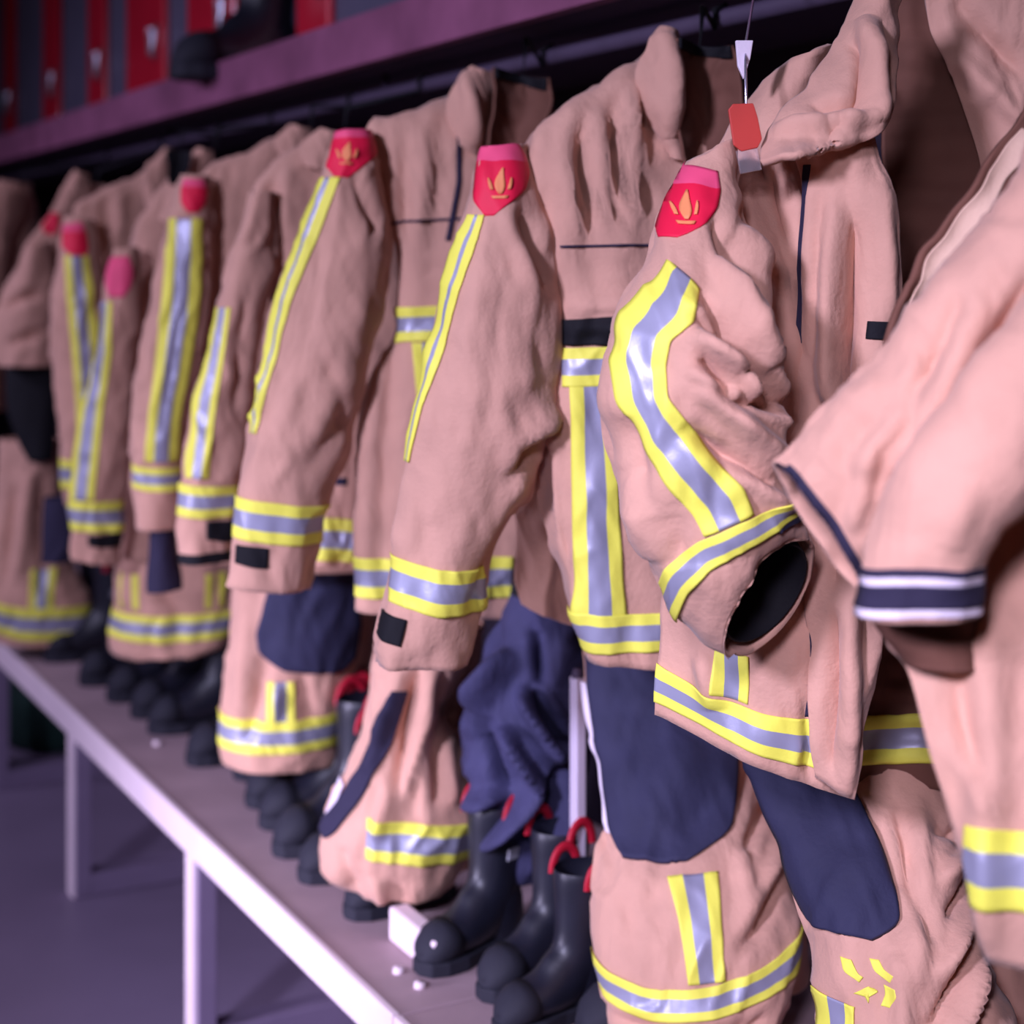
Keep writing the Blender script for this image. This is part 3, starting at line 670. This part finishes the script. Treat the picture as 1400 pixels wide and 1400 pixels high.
PL.patch('zip', [(1099, 225, 1108, 225), (1098, 300, 1105, 300), (1093, 380, 1099, 380), (1090, 470, 1096, 470)], M['navyband'], c, off=.004, label='dark zip')
PL.patch('velcro_strap', [(1180, 438, 1178, 462), (1226, 440, 1226, 464)], M['black'], c, off=.004, thick=.004)
CL = Surf([(1172, 2, 1224, -24), (1146, 55, 1224, 40), (1105, 112, 1222, 100), (1068, 160, 1214, 155), (1044, 200, 1190, 186), (1040, 222, 1126, 212)], [1.9, 1.88, 1.86, 1.84, 1.82, 1.8], .03, tube=False, tilt=-.2, seed=37,
          folds=[(1180, 30, 1195, 170, 10, .014), (1165, 60, 1168, 160, 9, -.012), (1100, 150, 1180, 140, 9, -.01), (1060, 185, 1190, 165, 9, .012), (1120, 180, 1150, 172, 7, -.01)], noise=[(.004, 28, 28, 0)])
CL.build('collar', T, c, thick=.009)
BL = Surf([(1180, -30, 1480, -60), (1205, 60, 1450, 40), (1208, 180, 1420, 170), (1208, 300, 1400, 300), (1208, 430, 1400, 420), (1200, 600, 1380, 600), (1180, 800, 1340, 820), (1168, 1000, 1330, 1010), (1166, 1085, 1320, 1085)], 2.02, -.03, tube=False, tilt=-.15, seed=39, noise=[(.005, 60, 18, 0)],
          folds=[(1225, -10, 1230, 120, 12, -.02)])
BL.crease = .0015
BL.build('back_lining', M['lining'], c, thick=.006)
band(BL, [(1168, 978), (1230, 984), (1320, 980)], 68, c, 'back_band')
LFp = Surf([(1420, 120, 1560, 130), (1392, 172, 1530, 180), (1338, 232, 1500, 260), (1300, 292, 1480, 320), (1258, 352, 1460, 380), (1222, 428, 1420, 450), (1190, 560, 1380, 560), (1190, 700, 1380, 700)], [1.74] * 8, .02, tube=False, tilt=1.5, seed=41, noise=[(.004, 40, 60, 0)],
           folds=[(1410, 170, 1250, 400, 9, .014)])
LFp.build('front_panel', M['lining'], c, thick=.006, label='lined front panel, shade put into its brown and tilt')  # lining brown and steep tilt hold the shade of the nearest coat
LFp.patch('lit_edge_strip', [(1392, 174, 1402, 180), (1338, 234, 1350, 240), (1300, 294, 1310, 300), (1258, 354, 1268, 362), (1224, 428, 1232, 436)], M['paleedge'], c, off=.008, label='pale coat edge, light put into its colour')  # strip paints the lit edge of the front panel
SHL = Surf([(1262, -40, 1560, -80), (1272, 40, 1540, 10), (1296, 90, 1520, 80), (1318, 150, 1500, 140), (1336, 205, 1480, 200), (1345, 245, 1470, 240)], 2.0, .0, tube=False, tilt=-.2, seed=43, noise=[(.006, 40, 40, 0)], folds=[(1300, 0, 1400, 110, 14, -.01), (1310, 80, 1400, 170, 14, .01)])
SHL.build('lit_neck_lining', T, c, thick=.006)  # tan sheet paints the lit part of the inside lining
hook(1190, -10, 2.05, 'dark hook holding the large open coat')

# ---- coat 1 (nearest)
c = coat('nearest pale fire coat with navy banded cuff, cut off by the right edge', (1500, 100, 1.55))
A = Surf([(1440, 160, 1500, 420), (1392, 240, 1450, 480), (1337, 316, 1400, 570), (1228, 453, 1320, 650), (1126, 570, 1235, 735), (1064, 636, 1176, 806)], 1.45, [.06, .06, .06, .055, .045, .03], seed=51, skew=[(0, 0)] * 5 + [(8, -6)],
         folds=[(1330, 400, 1210, 640, 16, .01), (1380, 380, 1240, 660, 12, -.018), (1300, 400, 1220, 560, 10, -.008), (1250, 520, 1150, 640, 12, .008), (1220, 640, 1190, 760, 10, -.014), (1180, 600, 1150, 720, 9, .007)], noise=[(.005, 50, 50, .4), (.002, 22, 22, 0)])
A.build('cuff_flap', T, c)
A.patch('navy_binding', [(1064, 634, 1058, 641), (1112, 707, 1105, 713), (1176, 800, 1170, 808)], M['navyband'], c, off=.004, thick=.004)
A.patch('navy_binding', [(1067, 640, 1074, 634), (1120, 716, 1127, 710), (1173, 798, 1180, 791)], M['navyband'], c, off=.003)
Bs = Surf([(1410, 395, 1640, 420), (1348, 476, 1600, 500), (1300, 545, 1540, 560), (1250, 610, 1470, 620), (1204, 700, 1400, 690), (1180, 775, 1344, 765), (1177, 842, 1338, 838)], 1.36, [.05, .05, .05, .05, .045, .04, .035], seed=53, noise=[(.003, 60, 60, .4), (.0015, 26, 26, 0)], folds=[(1300, 640, 1280, 740, 20, .004)])
Bs.crease = .0015
Bs.build('upper_sleeve', T, c)
def hb(name, y0, y1, m, off):
    Bs.patch(name, [(1177, y0 + 10, 1177, y1 + 10), (1215, y0 + 1, 1215, y1 + 3), (1265, y0 - 1, 1265, y1), (1340, y0 + 4, 1340, y1 + 5)], m, c, off=off, thick=.002, nb=30)
hb('navy_band', 766, 776, M['navyband'], .003)
hb('white_band', 777, 788, M['white'], .003)
hb('navy_band', 788, 818, M['navyband'], .004)
hb('white_band', 819, 830, M['white'], .003)
inn = Surf([(1184, 800, 1335, 800), (1196, 850, 1338, 850), (1220, 880, 1336, 884), (1240, 905, 1334, 910)], 1.42, .03, seed=54)
inn.crease = .0015
inn.build('sleeve_lining', M['lining'], c, nv=30)
BD = Surf([(1440, 80, 1700, 60), (1400, 250, 1720, 250), (1362, 480, 1720, 480), (1336, 700, 1720, 700), (1290, 800, 1720, 800), (1208, 860, 1720, 860), (1238, 905, 1720, 900), (1262, 990, 1720, 990), (1290, 1090, 1720, 1090), (1326, 1200, 1720, 1210), (1350, 1312, 1720, 1318)], [1.5, 1.5, 1.5, 1.5, 1.48, 1.46, 1.46, 1.44, 1.42, 1.4, 1.4], .06, tube=False, tilt=.2, seed=55,
          folds=[(1330, 880, 1350, 1300, 22, .012), (1300, 900, 1330, 1080, 20, -.012), (1290, 1000, 1345, 1100, 14, .008)], noise=[(.005, 60, 200, 0)])
BD.crease = .002
BD.build('body', T, c, thick=.006)
band(BD, [(1318, 1122), (1380, 1118), (1480, 1114)], [108, 112, 112], c, 'front_band')
BB = Surf([(1290, 900, 1420, 900), (1290, 1010, 1420, 1010), (1310, 1090, 1420, 1090)], 1.62, .02, tube=False, tilt=.2)
hook(1500, 60, 1.58, 'dark hook holding the nearest coat, out of frame to the right')

# ---- hanging tag between the two big coats
p = U(1020, 160, 1.84)
tg = thing('hanging_tag', tuple(p), 'red plastic tag on a thin wire with white clip against the open coat', 'tag')
t0 = np.array([SX + .015, p[1] + .26, 1.951])
q0 = U(1019, 62, 1.9)
rod('tag_wire', [t0, q0, U(1020, 146, 1.84)], .0016, M['metal'], tg)
def slab(name, pts, d, th, m, root):
    a = U([x for x, y in pts], [y for x, y in pts], [d] * len(pts)); b = a + Fv * th; n = len(pts)
    o = mesh_obj(name, np.vstack([a, b]), [tuple(range(n)), tuple(range(2 * n - 1, n - 1, -1))] + [(i, n + i, n + (i + 1) % n, (i + 1) % n) for i in range(n)], m, root, smooth=False)
    bv = o.modifiers.new('bevel', 'BEVEL'); bv.width = .001; bv.segments = 2
    return o
slab('clip', [(1006, 55), (1030, 55), (1026, 80), (1017, 108), (1009, 90)], 1.89, .008, M['white'], tg)
slab('red_tag', [(996, 150), (1002, 142), (1030, 141), (1036, 160), (1042, 190), (1036, 202), (1014, 207), (1003, 198)], 1.82, .006, M['tagred'], tg)
slab('clear_sleeve', [(1006, 206), (1036, 202), (1042, 232), (1012, 238)], 1.821, .003, M['clear'], tg)

# ================================================================ trousers
GT = 'fire trousers standing over boots along the bench'
def trouser(label, anchor): return thing('fire_trousers', tuple(U(*anchor)), label, 'trousers', GT)

t = trouser('fire trousers with navy knee pad and small U shaped reflective piece, nearest of all', (1220, 1100, 1.8))
L = Surf([(1000, 1020, 1300, 1000), (1028, 1060, 1306, 1060), (1056, 1130, 1314, 1130), (1086, 1210, 1325, 1210), (1108, 1280, 1340, 1280), (1118, 1350, 1362, 1350), (1120, 1420, 1395, 1420), (1120, 1560, 1400, 1560)], [2.1, 2.08, 2.04, 2.0, 1.97, 1.95, 1.93, 1.9], [.04, .05, .07, .09, .1, .1, .1, .1], seed=61,
         folds=[(1215, 1090, 1240, 1250, 10, -.014), (1240, 1090, 1225, 1300, 12, .012), (1260, 1110, 1310, 1130, 10, -.012), (1260, 1180, 1320, 1150, 9, .012), (1270, 1220, 1325, 1180, 9, -.014), (1250, 1290, 1320, 1220, 10, .012), (1240, 1360, 1310, 1250, 10, -.014), (1270, 1390, 1320, 1280, 9, .014), (1200, 1260, 1215, 1400, 12, .01), (1300, 1400, 1330, 1300, 9, -.012), (1185, 1100, 1205, 1180, 8, -.01)], noise=[(.005, 35, 60, .3)])
L.build('leg', T, t, nu=90, nv=110)
L.patch('knee_pad', [(1012, 1020, 1150, 1010), (1032, 1060, 1152, 1060), (1060, 1140, 1185, 1130), (1080, 1200, 1204, 1195), (1094, 1238, 1206, 1222), (1102, 1246, 1170, 1244)], M['navy'], t, na=30, nb=40, off=.006, thick=.008)
stripe(L, [(1118, 1340, 1152, 1340), (1119, 1400, 1152, 1400), (1120, 1500, 1152, 1500)], t, 'leg_stripe')
for ro in ([(1136, 1276, 1148, 1276), (1142, 1296, 1154, 1292), (1156, 1304, 1160, 1296)], [(1166, 1268, 1178, 1268), (1172, 1284, 1184, 1280), (1192, 1296, 1196, 1288)], [(1150, 1322, 1166, 1322), (1168, 1304, 1178, 1310), (1166, 1330, 1160, 1318)], [(1180, 1330, 1192, 1330), (1186, 1312, 1200, 1314), (1184, 1300, 1198, 1304)]):
    L.patch('reflective_piece', ro, M['yellow'], t, off=.003, nb=14)
L2 = Surf([(1180, 1070, 1380, 1070), (1220, 1200, 1400, 1200), (1290, 1300, 1420, 1300), (1320, 1420, 1450, 1420), (1320, 1560, 1460, 1560)], 2.12, .07, seed=62, noise=[(.006, 35, 70, 0)])
L2.build('leg', T, t)

t = trouser('fire trousers with large navy knee pad, striped shin and bright hem band', (950, 950, 2.15))
L = Surf([(800, 880, 1000, 870), (806, 950, 1008, 960), (818, 1050, 1030, 1050), (828, 1130, 1055, 1120), (814, 1180, 1072, 1190), (808, 1270, 1092, 1262), (822, 1340, 1082, 1330), (832, 1400, 1062, 1390), (840, 1440, 1050, 1440)], [2.54, 2.52, 2.46, 2.42, 2.38, 2.34, 2.32, 2.3, 2.3], [.04, .05, .07, .09, .1, .11, .11, .11, .11], seed=63,
         folds=[(1000, 1120, 1010, 1240, 10, .01), (1000, 1140, 1060, 1080, 10, -.014), (1010, 1220, 1070, 1130, 10, .012), (1000, 1260, 1060, 1190, 9, -.012), (830, 1370, 1040, 1360, 10, -.01), (850, 1200, 865, 1280, 9, -.004), (940, 1000, 880, 1100, 24, .008), (920, 1120, 980, 1060, 20, -.006)], noise=[(.004, 45, 60, .2)])
L.build('leg', T, t, nu=90, nv=110)
L.patch('knee_pad', [(806, 890, 985, 880), (810, 940, 996, 950), (820, 1020, 1000, 1010), (832, 1090, 996, 1070), (842, 1140, 990, 1110), (850, 1156, 930, 1148)], M['navy'], t, na=36, nb=40, off=.006, thick=.008)
L.patch('side_piping', [(802, 930, 808, 930), (812, 1000, 819, 1000), (826, 1080, 834, 1080), (834, 1130, 842, 1130)], M['white'], t, off=.008)
stripe(L, [(904, 1168, 970, 1160), (918, 1220, 972, 1215), (926, 1270, 975, 1265), (930, 1300, 978, 1296)], t, 'leg_stripe')
band(L, [(806, 1294), (880, 1312), (960, 1302), (1030, 1284), (1094, 1254)], [52, 44, 44, 44, 46], t, 'hem_band')
L2 = Surf([(960, 900, 1120, 900), (1000, 1000, 1130, 1000), (1030, 1100, 1140, 1100), (1040, 1200, 1110, 1200), (1030, 1330, 1100, 1330)], 2.5, .08, seed=64)
L2.build('leg', T, t)

t = trouser('fire trousers hanging askew with dark open fly edge, below the middle coat', (560, 900, 2.85))
L = Surf([(520, 850, 640, 850), (512, 900, 640, 900), (500, 960, 612, 980), (478, 1040, 640, 1040), (456, 1090, 652, 1090), (440, 1140, 650, 1140), (440, 1182, 636, 1180), (470, 1206, 618, 1212)], 2.8, [.06, .07, .08, .09, .1, .1, .09, .08], seed=65,
         folds=[(590, 900, 560, 1060, 9, .016), (575, 900, 545, 1060, 9, -.016), (610, 900, 600, 1080, 8, -.018), (600, 960, 620, 1080, 8, .012), (555, 900, 510, 1040, 9, .012), (545, 1040, 520, 1120, 10, .01), (470, 1140, 490, 1200, 9, -.01), (520, 1170, 530, 1210, 8, .01), (580, 1000, 585, 1100, 8, .01)], noise=[(.006, 26, 50, .3)])
L.build('leg', T, t, nu=90)
L.patch('fly_edge', [(546, 930, 560, 930), (520, 990, 540, 1000), (490, 1050, 508, 1060), (450, 1110, 462, 1122), (440, 1128, 448, 1136)], M['navyband'], t, off=.006, thick=.006, label='dark fly edge')
L.patch('fly_trim', [(470, 1060, 476, 1064), (452, 1096, 458, 1100), (440, 1122, 446, 1127)], M['white'], t, off=.006)
band(L, [(508, 1094), (570, 1098), (650, 1112)], [52, 54, 56], t, 'hem_band')
L2 = Surf([(570, 850, 660, 850), (580, 950, 650, 950), (590, 1060, 655, 1060), (590, 1170, 650, 1170)], 2.95, .08, seed=66)
L2.build('leg', T, t)

t = trouser('fire trousers with navy knee pad, farther from the camera, below a black wrist tab', (400, 800, 3.3))
L = Surf([(330, 740, 500, 740), (322, 820, 500, 820), (312, 900, 492, 900), (304, 960, 474, 960), (301, 1010, 462, 1010), (306, 1034, 456, 1040)], 3.3, .1, seed=67, folds=[(372, 880, 350, 1000, 8, -.012), (350, 800, 340, 960, 12, .01), (420, 900, 430, 970, 8, -.01), (390, 920, 385, 970, 8, .008)], noise=[(.005, 25, 60, 0)])
L.build('leg', T, t)
L.patch('knee_pad', [(384, 740, 492, 740), (376, 800, 492, 800), (362, 850, 492, 850), (366, 880, 488, 892), (400, 900, 470, 906)], M['navy'], t, na=26, nb=30, off=.006, thick=.008)
stripe(L, [(376, 915, 412, 915), (376, 970, 412, 970)], t, 'leg_stripe')
band(L, [(301, 966), (380, 968), (472, 964)], 44, t, 'hem_band')
L2 = Surf([(430, 780, 520, 780), (450, 900, 512, 900), (462, 980, 500, 980), (462, 1020, 496, 1020)], 3.5, .08, seed=68)
L2.build('leg', T, t)
band(L2, [(450, 930), (480, 930), (506, 930)], 40, t, 'hem_band')

t = trouser('short looking fire trousers below the dark knitted cuff, yellow hem band', (240, 800, 4.0))
L = Surf([(164, 720, 330, 720), (158, 790, 330, 790), (154, 850, 328, 850), (156, 884, 320, 876), (175, 892, 300, 882)], 3.95, .11, seed=69, folds=[(190, 760, 185, 820, 8, .008), (235, 760, 240, 820, 10, -.012), (250, 800, 256, 880, 14, -.01)], noise=[(.004, 25, 60, 0)])
L.build('leg', T, t)
band(L, [(154, 826), (230, 830), (330, 826)], 36, t, 'hem_band')
for a in (176, 196, 290, 306):
    L.patch('leg_stripe', [(a, 775, a + 8, 775), (a, 822, a + 8, 822)], M['yellow'], t, off=.003)

t = trouser('farthest fire trousers with dull yellow hem band, at the left edge', (60, 700, 4.9))
L = Surf([(0, 600, 84, 600), (-6, 680, 80, 680), (-20, 760, 100, 770), (-25, 820, 125, 820), (-10, 872, 118, 876)], 4.7, [.06, .07, .1, .11, .1], seed=71, folds=[(50, 640, 40, 780, 8, .014), (64, 640, 70, 800, 7, -.014), (30, 660, 20, 800, 8, -.012)], noise=[(.006, 22, 60, 0)])
L.build('leg', T, t)
band(L, [(-25, 806), (40, 820), (125, 824)], 44, t, 'hem_band')
stripe(L, [(56, 770, 86, 770), (56, 822, 86, 824)], t, 'leg_stripe')

# navy garment stuffed between the middle coat and the post
t = thing('navy_overtrousers', tuple(U(720, 830, 2.5)), 'wrinkled dark navy overtrousers bunched beside the pale lilac post', 'trousers')
N = Surf([(704, 800, 800, 800), (690, 850, 806, 850), (660, 905, 806, 905), (636, 970, 806, 960), (632, 1030, 800, 1030), (652, 1090, 790, 1090), (680, 1150, 772, 1150), (700, 1196, 752, 1196)], 2.72, [.05, .06, .08, .09, .09, .08, .06, .04], seed=73,
         folds=[(712, 930, 760, 1020, 8, 0.0384), (726, 925, 782, 1020, 8, -0.0384), (690, 970, 735, 1050, 8, 0.0416), (664, 985, 690, 1065, 8, -0.0416), (690, 965, 740, 1040, 7, -.02), (735, 1050, 680, 1130, 9, 0.0384), (760, 1040, 715, 1140, 8, -0.0384), (690, 1060, 650, 1085, 9, 0.0288), (745, 930, 775, 1000, 7, .02), (700, 880, 650, 960, 10, 0.0288), (770, 1060, 740, 1150, 8, 0.0288), (730, 850, 740, 920, 8, -0.0288)], noise=[(.008, 24, 34, .5)])
N.build('leg', M['navycloth'], t, nu=100, nv=130)
wb = Surf([(704, 796, 800, 796), (700, 812, 804, 812)], 2.7, .056)
wb.build('waistband', M['black'], t, nv=6)

# pale post
p0 = U(790, 1250, 2.56)
po = thing('divider_post', (p0[0], p0[1], BT), 'pale lilac metal post between the navy overtrousers and a navy knee pad', 'post')
z1 = U(790, 925, 2.56)[2]
box('upright', (p0[0] - .009, p0[1] - .011, BT + .008), (p0[0] + .009, p0[1] + .011, z1), M['postmetal'], po, .003)
box('foot_plate', (p0[0] - .03, p0[1] - .03, BT), (p0[0] + .03, p0[1] + .03, BT + .008), M['postmetal'], po, .002)
rod('end_cap', [(p0[0], p0[1], z1 - .002), (p0[0], p0[1], z1 + .012)], [.010, .007], M['under'], po)

# boots: toes towards the room, along the bench
names = [(1.26, 4.86, .1, 'boot at the far left end, behind the pale bench edge'),
         (1.25, 4.66, -.1, 'second boot from the far left end of the bench'),
         (1.30, 4.02, .2, 'boot under the short looking trousers, farther one of the pair'),
         (1.30, 3.82, -.1, 'boot under the short looking trousers, nearer one of the pair'),
         (1.30, 3.58, .2, 'boot with red pull loop right of the short looking trousers'),
         (1.27, 4.38, .1, 'boot in the dark gap between the farthest and the short looking trousers'),
         (1.29, 4.19, .15, 'boot just left of the short looking trousers, in shadow'),
         (1.36, 3.42, .1, 'boot in the dark gap left of the second navy knee pad trousers'),
         (1.32, 3.24, .15, 'boot under the second navy knee pad trousers, farther one of the pair'),
         (1.30, 3.06, -.15, 'boot under the second navy knee pad trousers, nearer one of the pair'),
         (1.25, 2.80, .15, 'boot below the askew trousers, farther one of the pair', .8),
         (1.24, 2.60, .1, 'boot below the askew trousers, nearer one of the pair', .72),
         (1.27, 2.94, .1, 'boot in the gap left of the askew trousers'),
         (1.25, 2.37, .3, 'boot with red loops below the navy overtrousers', .74),
         (1.29, 2.235, .25, 'boot in the gap between the white block and the pale lilac post', .72),
         (1.25, 2.10, .1, 'boot at the bottom edge, covering the foot of the pale lilac post', .68),
         (1.37, 1.98, -.1, 'boot under the broad striped hem band, at the bottom edge')]
for x, y, rz, lab, *sc in names:
    put_boot(x, y, rz, 'black rubber fire ' + lab, sc=sc[0] if sc else .86)
put_boot(1.46, yat(365, 1.46), .2, 'black rubber fire boot on the shelf between red lockers', 2.01, 1.2)

# white tray on the bench
ya, yb = U(602, 1345, 2.54)[1], U(545, 1290, 2.69)[1] + .12
tr = thing('boot_tray', (1.2, (ya + yb) / 2, BT), 'low white plastic block lying on the bench against the boots', 'tray')
box('tray_body', (1.11, ya + .02, BT), (1.145, yb - .1, BT + .055), M['nosing'], tr, .006)

# things stowed under the far end of the bench
bg = thing('kit_bag', (1.32, 5.45, 0), 'dark green kit bag on the floor below the far end of the bench', 'bag')
sec = []
for z, a, b in ((0, .2, .12), (.02, .23, .15), (.14, .24, .16), (.26, .22, .14), (.33, .16, .09), (.35, .02, .01)):
    sec.append(((1.36, 5.62, z), (a, 0, 0), (0, b * 1.8, 0)))
mesh_obj('bag_body', *ring_loft(sec), M['green'], bg)
rod('bag_handle', [(1.2, 5.5, .32), (1.26, 5.5, .39), (1.42, 5.5, .39), (1.48, 5.5, .32)], .011, M['black'], bg)
bo = thing('plastic_canister', (1.13, 5.3, 0), 'pale blue green plastic canister standing left of the dark green bag', 'canister')
sec = [((1.05, 5.36, z), (a, 0, 0), (0, a, 0)) for z, a in ((0, .001), (.0, .05), (.02, .055), (.26, .055), (.3, .03), (.31, .024))]
mesh_obj('canister_body', *ring_loft(sec), M['teal'], bo)
rod('cap', [(1.05, 5.36, .305), (1.05, 5.36, .335)], .026, M['white'], bo)

# ================================================================== lights
def area(name, loc, target, size, energy, col, sy, spread):
    l = bpy.data.lights.new(name, 'AREA'); l.energy = energy; l.color = col; l.size = size
    l.shape = 'RECTANGLE'; l.size_y = sy; l.spread = math.radians(spread)
    o = bpy.data.objects.new(name, l); COL.objects.link(o); o.location = loc
    o.rotation_euler = (Vector(target) - Vector(loc)).to_track_quat('-Z', 'Y').to_euler()
    return o
area('ceiling_light_side', (-2.2, .1, 2.55), (1.1, 2.2, 1.0), .35, 25, (.69, .655, 1), .5, 64)
area('near_coats_fill', (-.6, -.3, 2.3), (1.3, 1.35, 1.0), .35, 3.2, (.78, .70, 1), .4, 40)  # added fill, brightens the fronts of the two nearest coats
for y, e in ((3.4, 5), (4.6, 7), (5.9, 6)):
    area('ceiling_light', (-1.9, y, 2.8), (1.1, y + .1, 1.0), .35, e, (.70, .62, 1), .5, 80)
area('bench_edge_fill', (-2.6, 2.6, 1.0), (1.0, 2.8, .35), .6, 10, (.74, .67, 1), .5, 36)  # added low fill to brighten the bench edge, no doorway modelled
w = bpy.data.worlds.new('world'); SC.world = w; w.use_nodes = True
w.node_tree.nodes['Background'].inputs[0].default_value = (.42, .34, .32, 1)
w.node_tree.nodes['Background'].inputs[1].default_value = .03
SC.view_settings.view_transform = 'Standard'
SC.view_settings.look = 'None'
SC.view_settings.gamma = 1
SC.view_settings.exposure = 0.13
